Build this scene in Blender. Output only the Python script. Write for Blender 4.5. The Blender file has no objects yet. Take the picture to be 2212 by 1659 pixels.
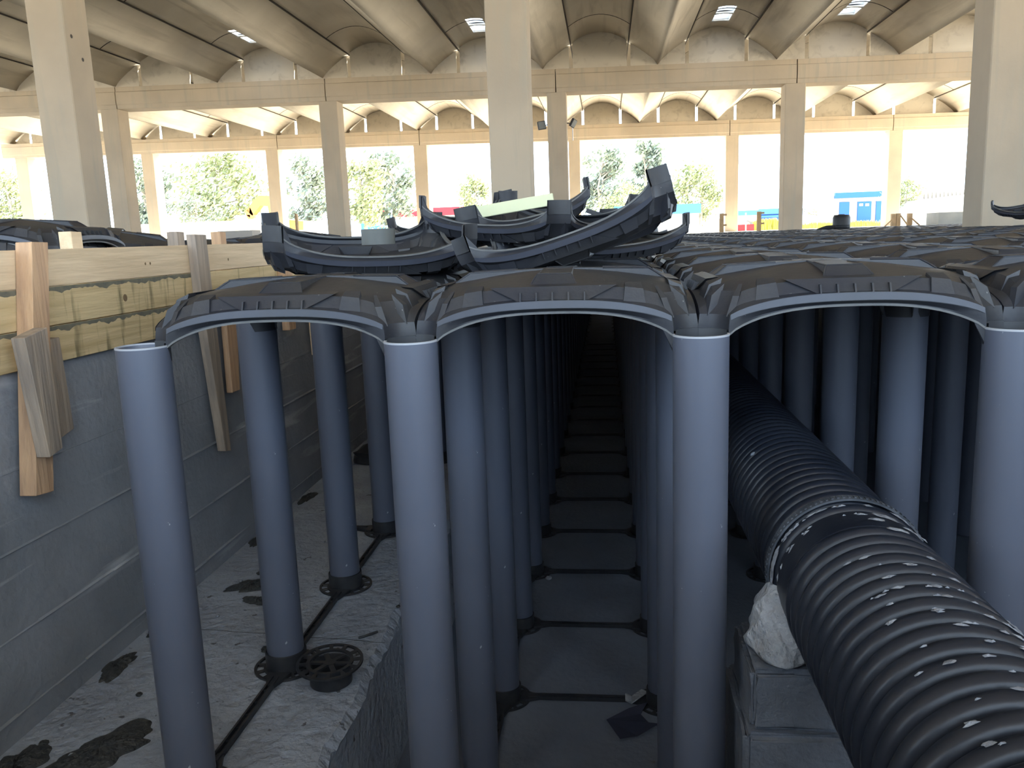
import bpy, bmesh, math, random
from mathutils import Vector, Matrix
sc = bpy.context.scene
COL = sc.collection
random.seed(7)
PI = math.pi

# ------------------------------------------------------------------ camera
CF, CX, CY, CZ, YAW, PIT, ROL = 1783.71, 0.97735, -1.63766, 0.20174, -0.117142, 0.177047, -0.036385
FW = Vector((math.sin(YAW)*math.cos(PIT), math.cos(YAW)*math.cos(PIT), -math.sin(PIT)))
_r = Vector((math.cos(YAW), -math.sin(YAW), 0)); _u = _r.cross(FW)
RT = _r*math.cos(ROL) + _u*math.sin(ROL); UP = -_r*math.sin(ROL) + _u*math.cos(ROL)
CAMP = Vector((CX, CY, CZ))
cd = bpy.data.cameras.new('camera'); cam = bpy.data.objects.new('camera', cd); COL.objects.link(cam)
cd.sensor_width = 36; cd.lens = 36*CF/2212; cd.clip_start = 0.05; cd.clip_end = 500
M3 = Matrix((RT, UP, -FW)).transposed()
cam.matrix_world = Matrix.Translation(CAMP) @ M3.to_4x4()
sc.camera = cam

def at(px, py, Y):
    """point of the photograph's line of sight where it meets the plane at depth Y"""
    d = FW*CF + RT*(px-1106) - UP*(py-829.5)
    return CAMP + d*((Y-CY)/d.y)
def atx(px, py, X):
    d = FW*CF + RT*(px-1106) - UP*(py-829.5)
    return CAMP + d*((X-CX)/d.x)

# ------------------------------------------------------------------ world, sun, exposure
w = bpy.data.worlds.new('sky'); sc.world = w; w.use_nodes = True
bg = w.node_tree.nodes['Background']; bg.inputs[0].default_value = (.64, .81, 1, 1); bg.inputs[1].default_value = 4.6
sd = bpy.data.lights.new('sun', 'SUN'); sd.energy = 36; sd.angle = .01; sd.color = (1, .93, .80)
sun = bpy.data.objects.new('sun', sd); COL.objects.link(sun)
sun.rotation_euler = Vector((-.62, -.42, -.80)).to_track_quat('-Z', 'Y').to_euler()
sc.view_settings.view_transform = 'Standard'; sc.view_settings.look = 'None'
sc.view_settings.gamma = 1; sc.view_settings.use_curve_mapping = False
sc.view_settings.exposure = 0.74
sc.cycles.use_denoising = True
sc.cycles.max_bounces = 10; sc.cycles.diffuse_bounces = 7; sc.cycles.glossy_bounces = 3
sc.cycles.sample_clamp_indirect = 8

# ------------------------------------------------------------------ materials
def mat(name, col, rough=.7, spec=.4, var=None, scale=4, amt=.5, bump=0, bscale=30, stretch=None,
        specks=None, speck_scale=60, speck_cut=.72, streak=None, coord='Object', metal=0, detail=5):
    m = bpy.data.materials.new(name); m.use_nodes = True
    nt = m.node_tree; N = nt.nodes; L = nt.links; b = N['Principled BSDF']
    b.inputs['Roughness'].default_value = rough; b.inputs['Specular IOR Level'].default_value = spec
    b.inputs['Metallic'].default_value = metal
    tc = N.new('ShaderNodeTexCoord'); mp = N.new('ShaderNodeMapping'); L.new(tc.outputs[coord], mp.inputs[0])
    if stretch: mp.inputs['Scale'].default_value = stretch
    def rgb(c):
        n = N.new('ShaderNodeRGB'); n.outputs[0].default_value = (*c, 1); return n.outputs[0]
    cur = rgb(col)
    def mix(a, c, fac):
        x = N.new('ShaderNodeMix'); x.data_type = 'RGBA'
        L.new(fac, x.inputs[0]); L.new(a, x.inputs[6]); L.new(c, x.inputs[7]); return x.outputs[2]
    def noise(sc_, lo, hi, src=None, det=detail, dist=0):
        n = N.new('ShaderNodeTexNoise'); n.inputs['Scale'].default_value = sc_; n.inputs['Detail'].default_value = det
        n.inputs['Distortion'].default_value = dist
        L.new(src or mp.outputs[0], n.inputs['Vector'])
        r = N.new('ShaderNodeMapRange'); r.inputs[1].default_value = lo; r.inputs[2].default_value = hi
        L.new(n.outputs[0], r.inputs[0]); return r.outputs[0]
    if var:
        cur = mix(cur, rgb(var), noise(scale, .5-.25*(1.2-amt), .5+.25*(1.2-amt)))
    if streak:
        c2, st, s2, lo, hi = streak
        mp2 = N.new('ShaderNodeMapping'); mp2.inputs['Scale'].default_value = st; L.new(tc.outputs[coord], mp2.inputs[0])
        cur = mix(cur, rgb(c2), noise(s2, lo, hi, mp2.outputs[0], 6, .6))
    if specks:
        cur = mix(cur, rgb(specks), noise(speck_scale, speck_cut, speck_cut+.03, tc.outputs[coord], 3))
    L.new(cur, b.inputs['Base Color'])
    if bump:
        n = N.new('ShaderNodeTexNoise'); n.inputs['Scale'].default_value = bscale; n.inputs['Detail'].default_value = 6
        L.new(mp.outputs[0], n.inputs['Vector'])
        bp = N.new('ShaderNodeBump'); bp.inputs['Strength'].default_value = bump; bp.inputs['Distance'].default_value = .02
        L.new(n.outputs[0], bp.inputs['Height']); L.new(bp.outputs[0], b.inputs['Normal'])
    return m
M = {}
M['hall'] = mat('beige_precast_concrete', (.50, .415, .31), .85, .2, (.42, .35, .265), .9, .6, .12, 20, streak=((.40, .355, .28), (5, 5, .35), 1.6, .52, .75))
M['vault'] = mat('vault_concrete', (.61, .56, .47), .85, .2, (.50, .455, .38), .7, .6, .1, 12, streak=((.39, .35, .29), (3, .25, 3), 1.6, .52, .78))
M['joint'] = mat('dark_joint', (.09, .08, .07), .9, .1)
M['pitwall'] = mat('grey_board_marked_concrete', (.29, .30, .325), .8, .25, (.21, .22, .24), 3, .5, .25, 40, streak=((.45, .455, .47), (1, .8, 9), 1.5, .60, .72))
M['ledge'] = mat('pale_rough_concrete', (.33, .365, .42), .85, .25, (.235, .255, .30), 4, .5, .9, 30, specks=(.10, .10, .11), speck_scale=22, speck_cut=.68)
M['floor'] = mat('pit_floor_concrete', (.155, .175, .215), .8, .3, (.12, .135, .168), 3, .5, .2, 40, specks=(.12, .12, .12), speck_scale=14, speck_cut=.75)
M['slab'] = mat('site_slab', (.50, .45, .37), .9, .2, (.42, .38, .31), .8, .5, .1, 10)
M['ground'] = mat('sandy_ground', (.56, .50, .41), .95, .1, (.46, .41, .33), .2, .5, .1, 5)
M['mud'] = mat('wet_mud', (.028, .03, .032), .6, .4, (.05, .052, .05), 25, .5, .8, 60)
M['pvc'] = mat('grey_pvc', (.092, .103, .138), .42, .5, (.082, .092, .124), 3, .5, 0, specks=(.36, .36, .38), speck_scale=70, speck_cut=.735)
M['pvcin'] = mat('pipe_cut_edge', (.36, .37, .40), .5, .4)
M['shell'] = mat('black_plastic_dusty', (.020, .022, .030), .44, .35, (.034, .034, .036), 6, .6, .05, 60, specks=(.22, .22, .20), speck_scale=120, speck_cut=.745)
M['shellrib'] = mat('black_plastic_clean', (.036, .040, .056), .4, .4, (.030, .033, .045), 12, .5)
M['rim'] = mat('pale_worn_plastic_edge', (.13, .13, .125), .5, .4, (.08, .08, .08), 14, .5)
M['collar'] = mat('greyish_moulded_plastic', (.05, .053, .058), .5, .3, (.035, .036, .04), 14, .5)
M['base'] = mat('black_base_plastic', (.016, .018, .022), .45, .45, (.03, .03, .033), 30, .5)
M['hdpe'] = mat('black_corrugated_polyethylene', (.012, .015, .024), .36, .32, (.018, .021, .030), 5, .6, .04, 40, specks=(.24, .26, .30), speck_scale=30, speck_cut=.74)
M['hdpesplash'] = mat('mortar_splash', (.28, .30, .34), .9, .1, (.16, .17, .20), 60, .5, .5, 60)
M['mortar'] = mat('pale_mortar', (.42, .44, .47), .9, .1, (.26, .27, .29), 12, .5, .8, 60)
M['gasket'] = mat('dusty_rubber_gasket', (.04, .045, .055), .8, .2, (.10, .11, .13), 20, .5)
M['offcut'] = mat('greenish_grey_plastic', (.10, .105, .095), .5, .4, (.08, .085, .08), 8, .5)
M['block'] = mat('grey_block', (.14, .155, .185), .9, .2, (.10, .11, .13), 8, .5, .5, 50)
WD = (.62, .48, .31)
def wood(name, col, var, streaks=None, axis='Y'):
    st = {'Y': (14, .8, 14), 'Z': (14, 14, .8), 'X': (.8, 14, 14)}[axis]
    return mat(name, col, .75, .25, var, 3.0, .6, .25, 6, stretch=st, streak=streaks, specks=None)
M['plank'] = wood('clean_spruce_board', (.76, .58, .38), (.62, .46, .29))
M['plankst'] = wood('drip_stained_spruce_board', (.68, .52, .29), (.54, .40, .21), ((.15, .12, .06), (1, 13, 1.4), 1.7, .56, .72))
M['stake'] = wood('orange_brown_timber', (.60, .38, .22), (.45, .28, .17), axis='Z')
M['stakeg'] = wood('weathered_timber', (.42, .33, .25), (.27, .22, .18), axis='Z')
M['knot'] = mat('wood_knot', (.20, .13, .07), .8, .2)
M['stain'] = mat('grey_slurry_stain', (.13, .125, .10), .9, .1, (.2, .18, .13), 30, .5)
M['black'] = mat('black_paint', (.02, .02, .022), .5, .4)
M['foil'] = mat('dark_sheet', (.035, .038, .06), .6, .3)
M['pale'] = mat('pale_yellow_board', (.66, .67, .44), .8, .2, (.60, .61, .40), 3, .5)
M['leaf'] = mat('pale_green_leaves', (.22, .25, .13), .8, .1, (.34, .36, .20), .6, .6)  # both leaf colours lightened to stand in for haze
M['leafg'] = mat('grey_green_leaves', (.18, .215, .17), .8, .1, (.29, .32, .24), .6, .6)
M['bark'] = mat('tree_bark', (.34, .30, .24), .9, .1, (.25, .22, .18), 3, .5)
M['white'] = mat('white_wall', (.42, .41, .39), .8, .2)
M['cream'] = mat('cream_wall', (.36, .33, .27), .85, .2, (.32, .29, .24), .5, .5)
M['blue'] = mat('bright_blue_paint', (.02, .09, .36), .6, .3)
M['bluep'] = mat('pale_blue_paint', (.05, .17, .42), .6, .3)
M['red'] = mat('red_paint', (.26, .012, .022), .5, .4)
M['orange'] = mat('orange_paint', (.42, .19, .05), .5, .4)
M['steel'] = mat('worn_steel', (.45, .42, .38), .6, .4)
M['grass'] = mat('dry_yellow_grass', (.36, .32, .07), .9, .1, (.30, .29, .06), 1, .5)
M['hill'] = mat('hazy_hangar', (.28, .32, .38), .9, .1)
M['post'] = mat('brown_post', (.34, .25, .16), .9, .1, (.25, .19, .12), 6, .5)
M['greyplastic'] = mat('grey_tank_plastic', (.24, .25, .24), .6, .3, (.19, .20, .195), 2, .5)
gl = bpy.data.materials.new('clear_skylight'); gl.use_nodes = True
n = gl.node_tree; n.nodes.clear()
o_ = n.nodes.new('ShaderNodeOutputMaterial'); t_ = n.nodes.new('ShaderNodeBsdfTransparent'); g_ = n.nodes.new('ShaderNodeBsdfGlossy')
g_.inputs['Roughness'].default_value = .1; x_ = n.nodes.new('ShaderNodeMixShader'); x_.inputs[0].default_value = .08
t_.inputs[0].default_value = (.9, .92, 1, 1)
n.links.new(t_.outputs[0], x_.inputs[1]); n.links.new(g_.outputs[0], x_.inputs[2]); n.links.new(x_.outputs[0], o_.inputs[0])
M['glass'] = gl

# ------------------------------------------------------------------ mesh helpers
def box(bm, x0, x1, y0, y1, z0, z1, mtx=None):
    vs = [bm.verts.new(Vector(p) if mtx is None else mtx @ Vector(p)) for p in
          ((x0,y0,z0),(x1,y0,z0),(x1,y1,z0),(x0,y1,z0),(x0,y0,z1),(x1,y0,z1),(x1,y1,z1),(x0,y1,z1))]
    for f in ((0,3,2,1),(4,5,6,7),(0,1,5,4),(1,2,6,5),(2,3,7,6),(3,0,4,7)): bm.faces.new([vs[i] for i in f])
    return vs
def hexa(bm, pts):
    vs = [bm.verts.new(p) for p in pts]
    for f in ((0,3,2,1),(4,5,6,7),(0,1,5,4),(1,2,6,5),(2,3,7,6),(3,0,4,7)): bm.faces.new([vs[i] for i in f])
def prism(bm, pts, vec):
    a = [bm.verts.new(Vector(p)) for p in pts]; b = [bm.verts.new(Vector(p)+Vector(vec)) for p in pts]
    bm.faces.new(a); bm.faces.new(b[::-1]); n_ = len(a)
    for i in range(n_): bm.faces.new((a[i], b[i], b[(i+1) % n_], a[(i+1) % n_]))
def lathe(bm, prof, seg=32, c=(0,0,0), closed=False, a0=0, a1=2*PI, axis='Z'):
    full = abs(a1-a0-2*PI) < 1e-6; ns = seg if full else seg+1
    rings = []
    for r, h in prof:
        ring = []
        for k in range(ns):
            t = a0+(a1-a0)*k/seg
            p = (r*math.cos(t), r*math.sin(t), h) if axis == 'Z' else (r*math.cos(t), h, r*math.sin(t))
            ring.append(bm.verts.new(Vector(p)+Vector(c)))
        rings.append(ring)
    pairs = list(zip(rings, rings[1:])) + ([(rings[-1], rings[0])] if closed else [])
    for A, B in pairs:
        for k in range(seg if full else seg):
            k2 = (k+1) % ns
            bm.faces.new((A[k], A[k2], B[k2], B[k]))
    return rings
def tube(bm, pts, rad, seg=8, cap=True):
    rings = []
    for i, p in enumerate(pts):
        p = Vector(p); q0 = Vector(pts[max(0, i-1)]); q1 = Vector(pts[min(len(pts)-1, i+1)])
        d = (q1-q0).normalized(); a = d.orthogonal().normalized() if abs(d.z) > .9 else d.cross(Vector((0,0,1))).normalized(); b = d.cross(a)
        r = rad[i] if isinstance(rad, (list, tuple)) else rad
        rings.append([bm.verts.new(p+a*r*math.cos(2*PI*k/seg)+b*r*math.sin(2*PI*k/seg)) for k in range(seg)])
    for A, B in zip(rings, rings[1:]):
        for k in range(seg): bm.faces.new((A[k], A[(k+1) % seg], B[(k+1) % seg], B[k]))
    if cap: bm.faces.new(rings[0][::-1]); bm.faces.new(rings[-1])
def mesh(bm, m, name, smooth=False, ang=35):
    bmesh.ops.recalc_face_normals(bm, faces=bm.faces)
    if smooth:
        for f in bm.faces: f.smooth = True
        for e in bm.edges:
            if len(e.link_faces) == 2 and e.calc_face_angle(0) > math.radians(ang): e.smooth = False
    me = bpy.data.meshes.new(name); bm.to_mesh(me); bm.free(); me.materials.append(M[m] if isinstance(m, str) else m)
    return me
def obj(name, bm, m, parent=None, loc=None, smooth=False, ang=35):
    me = mesh(bm, m, name, smooth, ang) if isinstance(bm, bmesh.types.BMesh) else bm
    o = bpy.data.objects.new(name, me); COL.objects.link(o)
    if loc is not None: o.location = loc
    if parent: o.parent = parent
    return o
def tag(o, label, cat, group=None):
    o['label'] = label; o['category'] = cat
    if group: o['group'] = group
    return o
def thing(name, label, cat, loc=(0,0,0), rz=0, group=None):
    o = bpy.data.objects.new(name, None); COL.objects.link(o); o.empty_display_size = .05
    o.location = loc; o.rotation_euler = (0, 0, rz); return tag(o, label, cat, group)
def struct(name, bm, m, smooth=False, parent=None):
    o = obj(name, bm, m, parent, smooth=smooth)
    if not parent: o['kind'] = 'structure'
    return o
def stuff(o):
    o['kind'] = 'stuff'; return o
def copy_tree(o, parent=None):
    c = o.copy(); COL.objects.link(c)
    if parent: c.parent = parent
    for ch in list(o.children): copy_tree(ch, c)
    return c
def bmn(): return bmesh.new()
ORD = ['front', 'second', 'third', 'fourth', 'fifth', 'sixth', 'seventh', 'eighth', 'ninth', 'tenth', 'eleventh', 'twelfth', 'thirteenth',
       'fourteenth', 'fifteenth', 'sixteenth', 'seventeenth', 'eighteenth', 'nineteenth', 'twentieth', 'twenty-first', 'twenty-second',
       'twenty-third', 'twenty-fourth', 'twenty-fifth', 'twenty-sixth', 'twenty-seventh', 'twenty-eighth', 'twenty-ninth', 'thirtieth', 'thirty-first']
def nth(k, first='first'): return first if k == 0 else ORD[k]

S = .58; ZF = -1.492; ZL = -1.056; WX = -.575; LEDX = .265; PX1 = 12.0; PY0, PY1 = -1.75, 17.1; ZS = .08

# ------------------------------------------------------------------ ground, pit
bm = bmn()
for a in ((-90, WX-.25, -60, 110), (PX1, 110, -60, 110), (WX-.25, PX1, PY1, 110), (WX-.25, PX1, -60, PY0)):
    x0, x1, y0, y1 = a
    vs = [bm.verts.new(p) for p in ((x0,y0,-.02),(x1,y0,-.02),(x1,y1,-.02),(x0,y1,-.02))]; bm.faces.new(vs)
struct('floor_yard', bm, 'ground')
bm = bmn()
box(bm, -27, WX-.25, PY0, 30.4, -.3, ZS); box(bm, PX1, 19, PY0, 30.4, -.3, ZS); box(bm, WX-.25, PX1, PY1, 30.4, -.3, ZS)
struct('floor_hall', bm, 'slab')
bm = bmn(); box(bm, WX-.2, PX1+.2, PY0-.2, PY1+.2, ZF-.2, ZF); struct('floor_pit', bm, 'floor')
# left pit wall with the raised lines left by the shuttering boards
bm = bmn(); box(bm, WX-.25, WX, PY0, PY1, ZF, .06)
for z, h in ((-.562, .012), (-.785, .010), (-.99, .010), (-.36, .005)):
    y = PY0
    while y < 9:
        dy = random.uniform(.12, .35); hh = h*random.uniform(.6, 1.3)
        prism(bm, [(WX-.01, y, z-hh), (WX+hh*.55, y, z+random.uniform(-.002,.002)), (WX-.01, y, z+hh)], (0, dy, 0)); y += dy
struct('wall_left', bm, 'pitwall')
bm = bmn(); box(bm, PX1, PX1+.25, PY0, PY1, ZF, .06); struct('wall_right', bm, 'pitwall')
bm = bmn(); box(bm, WX-.25, PX1+.25, PY1, PY1+.25, ZF, .06); struct('wall_back', bm, 'floor')  # darker floor colour stands in for deep shade at the aisle's end
bm = bmn(); box(bm, WX, .575, 8.13, 9.27, -.02, .07); box(bm, 4.65, 5.79, 8.13, 9.27, -.02, .07); box(bm, 10.45, 11.59, 8.13, 9.27, -.02, .07); struct('trim_light_block', bm, 'floor')  # unseen filler slabs added round the columns to keep light out of the pit
bm = bmn(); box(bm, WX-.25, PX1+.25, PY0-.25, PY0, ZF, .06); struct('wall_front', bm, 'pitwall')
# raised footing with a ragged right edge
bm = bmn(); top = []; bot = []
y = PY0; ys = []
while y < PY1: ys.append(y); y += random.uniform(.018, .05) if y < 3 else .8
ys.append(PY1)
gx = [WX, -.35, -.1, .12]
random.seed(3); rows = []
for y in ys:
    j = LEDX + .010*math.sin(y*5)+.006*math.sin(y*17+1)+random.uniform(-.006, .004)
    dz = random.uniform(-.014, 0)
    rows.append([bm.verts.new((x, y, ZL)) for x in gx] + [bm.verts.new((j-.018, y, ZL)), bm.verts.new((j+.004, y, ZL-.012+dz)),
                 bm.verts.new((LEDX-.004, y, ZL-.05)), bm.verts.new((LEDX+.01, y, ZF-.01))])
for a, b in zip(rows, rows[1:]):
    for k in range(len(a)-1): bm.faces.new((a[k], a[k+1], b[k+1], b[k]))
struct('floor_footing', bm, 'ledge')

# mud patches
def mud(cx, cy, z, rx, ry, rot, seed, name='mud_patch'):
    rnd = random.Random(seed); bm = bmn(); N_ = 72; R_ = 7
    ph = [rnd.uniform(0, 6.3) for _ in range(5)]
    cen = bm.verts.new((cx, cy, z+.012)); prev = None
    rings = []
    for r in range(1, R_+1):
        ring = []
        for k in range(N_):
            t = 2*PI*k/N_
            f = 1+.18*math.sin(2*t+ph[0])+.12*math.sin(3*t+ph[1])+.09*math.sin(5*t+ph[2])+.07*math.sin(8*t+ph[3])+.04*math.sin(13*t+ph[4])
            q = r/R_*f; x = rx*q*math.cos(t); y_ = ry*q*math.sin(t)
            zz = z+(.012+rnd.uniform(-.003, .004))*(1-(r/R_)**3)+(.001 if r < R_ else -.002)
            ring.append(bm.verts.new((cx+x*math.cos(rot)-y_*math.sin(rot), cy+x*math.sin(rot)+y_*math.cos(rot), zz)))
        rings.append(ring)
    for k in range(N_): bm.faces.new((cen, rings[0][k], rings[0][(k+1) % N_]))
    for A, B in zip(rings, rings[1:]):
        for k in range(N_): bm.faces.new((A[k], B[k], B[(k+1) % N_], A[(k+1) % N_]))
    return obj(name, bm, 'mud', smooth=True)
for args, lab in (((-.325, .14, ZL, .135, .085, .9, 1), 'large dark wet mud patch on the pale footing at the lower left'),
                  ((-.50, .06, ZL, .06, .10, .2, 2), 'dark mud patch against the pit wall in the bottom left corner'),
                  ((-.36, 1.15, ZL, .10, .05, .5, 5), 'dark mud patch between the nearest two grey pipes on the footing'),
                  ((-.28, 1.02, ZL, .06, .03, -.2, 8), 'small mud splash just in front of the patch between two pipes'),
                  ((-.53, .82, ZL, .04, .10, .1, 9), 'narrow strip of mud along the wall left of the nearest pipe'),
                  ((-.53, .55, ZL, .035, .09, -.1, 12), 'thin mud smear at the foot of the wall near the large patch'),
                  ((-.53, 1.62, ZL, .03, .09, 0, 14), 'mud strip at the wall foot behind the second footing pipe'),
                  ((-.53, 2.2, ZL, .03, .09, 0, 15), 'farthest mud strip at the foot of the left pit wall')):
    tag(mud(*args), lab, 'mud')
def pebble(p, r, seed, m='mud', name='mud_lump'):
    bm = bmn(); bmesh.ops.create_icosphere(bm, subdivisions=2, radius=r); rnd = random.Random(seed)
    for v in bm.verts: v.co *= rnd.uniform(.8, 1.15); v.co.z *= .6
    return obj(name, bm, m, loc=p, smooth=True)
tag(pebble((-.105, .665, ZL+.008), .014, 1), 'small dark lump lying left of the loose black base', 'lump')

# ------------------------------------------------------------------ grey PVC pipes and their bases
PR = .0545
def pipe_mesh(zb):
    bm = bmn()
    lathe(bm, [(PR, zb), (PR, -.5), (PR, -.001), (PR-.0012, 0), (PR-.0030, 0), (PR-.0035, -.002), (PR-.0035, zb)], 40, closed=True)
    return mesh(bm, 'pvc', 'support_pipe', True)
PM_L = pipe_mesh(ZL+.012); PM_F = pipe_mesh(ZF+.012)
def base_meshes():
    # slotted ring flange
    bm = bmn(); seg = 48; r0, r1, r2, r3 = .058, .068, .088, .096
    def ringpt(r, k, z): t = 2*PI*k/seg; return bm.verts.new((r*math.cos(t), r*math.sin(t), z))
    V = {(r, k, z): ringpt(r, k, z) for r in (r0, r1, r2, r3) for k in range(seg) for z in (.002, .008)}
    for k in range(seg):
        k2 = (k+1) % seg
        for a, b in ((r0, r1), (r1, r2), (r2, r3)):
            if (a, b) == (r1, r2) and k % 4 != 0: continue
            for z in (.002, .008): bm.faces.new((V[a,k,z], V[b,k,z], V[b,k2,z], V[a,k2,z]))
        for r in (r0, r1, r2, r3): bm.faces.new((V[r,k,.002], V[r,k2,.002], V[r,k2,.008], V[r,k,.008]))
    fl = mesh(bm, 'base', 'flange')
    bm = bmn(); lathe(bm, [(.0605, .002), (.0605, .058), (.0575, .060), (.0550, .058), (.0550, .002)], 32, closed=True)
    co = mesh(bm, 'base', 'socket', True)
    return fl, co
FLM, COM = base_meshes()
def add_base(par, zb):
    fl = obj('base_ring', FLM, None, par, (0, 0, zb)); obj('socket', COM, None, fl)
jmax = {0: 22, 1: 28, 2: 28, 3: 16, 4: 14, 5: 12, 6: 10, 7: 9, 8: 8}
rowname = {0: 'on the raised footing along the wall', 1: 'left of the dark aisle', 2: 'right of the dark aisle', 3: 'right of the corrugated pipe'}
for i, jm in jmax.items():
    for j in range(jm):
        rn = rowname.get(i, '%s line from the left' % nth(i))
        if j == 0:
            lab = {0: 'leftmost of the front grey pipes, nearest the timber shuttering', 1: 'second of the front grey pipes, between the first two arches',
                   2: 'third front grey pipe, just left of the ribbed black pipe', 3: 'front grey pipe at the right edge of the photo'}.get(i, 'front grey pipe, %s from the left' % nth(i))
        else: lab = 'grey plastic pipe %s, %s from the front' % (rn, nth(j))
        o = obj('support_pipe', PM_L if i == 0 else PM_F, None, loc=(i*S, j*S, 0))
        tag(o, lab, 'pipe', 'grey support pipes standing in the pit')
        if j == 0:
            cb = bmn(); lathe(cb, [(PR+.0004, -.0025), (PR+.0004, .0012), (PR-.0035, .0014), (PR-.0035, -.0025)], 40, closed=True)
            obj('cut_rim', cb, 'pvcin', o)
        if i <= 3 or j < 5: add_base(o, ZL if i == 0 else ZF)
# spacer bars
def bar(a, b, lab, grp='black spacer bars between the pipe bases'):
    a = Vector(a); b = Vector(b); d = b-a; L_ = d.length; t = thing('spacer_bar', lab, 'spacer bar', a, math.atan2(d.y, d.x), grp)
    e = .088; bm = bmn()
    for s in (-1, 1): box(bm, e, L_-e, s*.0075-.003+s*.001, s*.0075+.003+s*.001, .004, .019)
    box(bm, e, L_-e, -.010, .010, .003, .008)
    x = e+.03
    while x < L_-e: box(bm, x, x+.004, -.009, .009, .006, .016); x += .06
    obj('channel', bm, 'base', t)
    for x0, sgn in ((e, 1), (L_-e, -1)):
        bm = bmn(); prism(bm, [(x0-sgn*.028, -.036, .004), (x0+sgn*.004, -.026, .004), (x0+sgn*.045, -.011, .004), (x0+sgn*.045, .011, .004), (x0+sgn*.004, .026, .004), (x0-sgn*.028, .036, .004)], (0, 0, .011))
        obj('clip', bm, 'base', t)
for j in range(1, 20):
    bar((S, j*S, ZF), (2*S, j*S, ZF), 'black bar across the aisle floor, %s from the front' % nth(j, 'first') if j > 1 else 'black bar across the aisle floor nearest the camera')
for j in range(0, 6):
    bar((0, j*S, ZL), (0, (j+1)*S, ZL), 'black bar along the footing, %s from the front' % nth(j, 'nearest'))
for j in range(0, 4):
    bar((S, j*S, ZF), (S, (j+1)*S, ZF), 'black bar along the left side of the aisle, %s from the front' % nth(j, 'nearest'))
bar((-.30, 3*S+.02, ZL), (0, 3*S, ZL), 'short black bar lying left of the fourth footing pipe')
def onz(px, py, z):
    d = FW*CF + RT*(px-1106) - UP*(py-829.5); return CAMP + d*((z-CZ)/d.z)
bm = bmn(); pa, pb = onz(330, 1352, ZL), onz(832, 1388, ZL); prev = None; rnd = random.Random(2)
for k in range(31):
    q = pa.lerp(pb, k/30); q.y += rnd.uniform(-.004, .004); cur = (bm.verts.new((q.x, q.y-.0016, ZL+.0008)), bm.verts.new((q.x, q.y+.0016, ZL+.0008)))
    if prev: bm.faces.new((prev[0], cur[0], cur[1], prev[1]))
    prev = cur
struct('floor_crack', bm, 'mud')
for k, (px, py, r_) in enumerate(((95, 1605, .012), (155, 1632, .010), (235, 1598, .009), (300, 1500, .010), (395, 1610, .011), (520, 1255, .009), (560, 1238, .012), (470, 1330, .008), (700, 1170, .008), (860, 1310, .008))):
    tag(pebble(onz(px, py, ZL+.004), r_, 40+k, 'ledge' if k % 3 else 'mud', 'stone_chip'), 'small stone chip on the footing, ' + ['bottom left corner', 'just right of the corner one', 'beside the large mud patch', 'left of the nearest pipe', 'right of the nearest pipe', 'above the small mud splash', 'near the second pipe', 'left of the second pipe', 'between the second and third pipes', 'near the footing edge'][k], 'stone', 'stone chips scattered on the footing')
# loose base, lying upside down
t = thing('loose_footing_socket', 'loose black pipe base lying upside down on the footing edge', 'pipe base', (.165, .50, ZL))
obj('socket', COM, None, t); fo = obj('flange', FLM, None, t); fo.location = (0, 0, .058); fo.rotation_euler = (.05, .0, .2)
bm = bmn()
for k in range(6):
    a = PI/3*k; box(bm, .012, .056, -.007, .007, .056, .062, Matrix.Rotation(a, 4, 'Z'))
lathe(bm, [(.018, .056), (.018, .063), (.001, .063)], 16)
obj('spoke_disc', bm, 'base', t)

# ------------------------------------------------------------------ dome shells
H = .29; AX = .237; RC = .053; QS = .225; QC = .180
A0 = .047
Cz = [.047, .050, .056, .072, .075, .098, .1015]
Kz = [-.004, .010, .022, .034, .050, .078, .093]
TT = [0, 0, .02, .05, .28, .50, 1]
def arch(x): 
    q = min(1, abs(x)/AX); return A0*(1-q**2.6)**.8 if q < 1 else 0
def dome_loops(ne=20, na=5):
    P = []; Q = []; G = []; arc = []
    for s in range(4):
        R_ = Matrix.Rotation(s*PI/2, 3, 'Z')
        for k in range(ne):
            x = AX*(-math.cos(PI*k/ne)*.35 + (-1+2*k/ne)*.65)
            P.append(R_ @ Vector((x, -H, 0))); Q.append(R_ @ Vector((x*QC/AX, -QS, 0))); G.append(arch(x)/A0); arc.append(False)
        for k in range(na):
            a = PI/2*k/na
            P.append(R_ @ Vector((H-RC*math.cos(a), -H+RC*math.sin(a), 0)))
            Q.append(R_ @ Vector((QC+(QS-QC)*k/na, -QS+(QS-QC)*k/na, 0))); G.append(0); arc.append(True)
    return P, Q, G, arc
def dome_top(x, y):
    r = max(abs(x), abs(y))/QS; r2 = math.hypot(x, y)/QS
    q = min(1, .55*r+.45*r2)
    return .101+(.0255)*(1-q**1.7)
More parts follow.
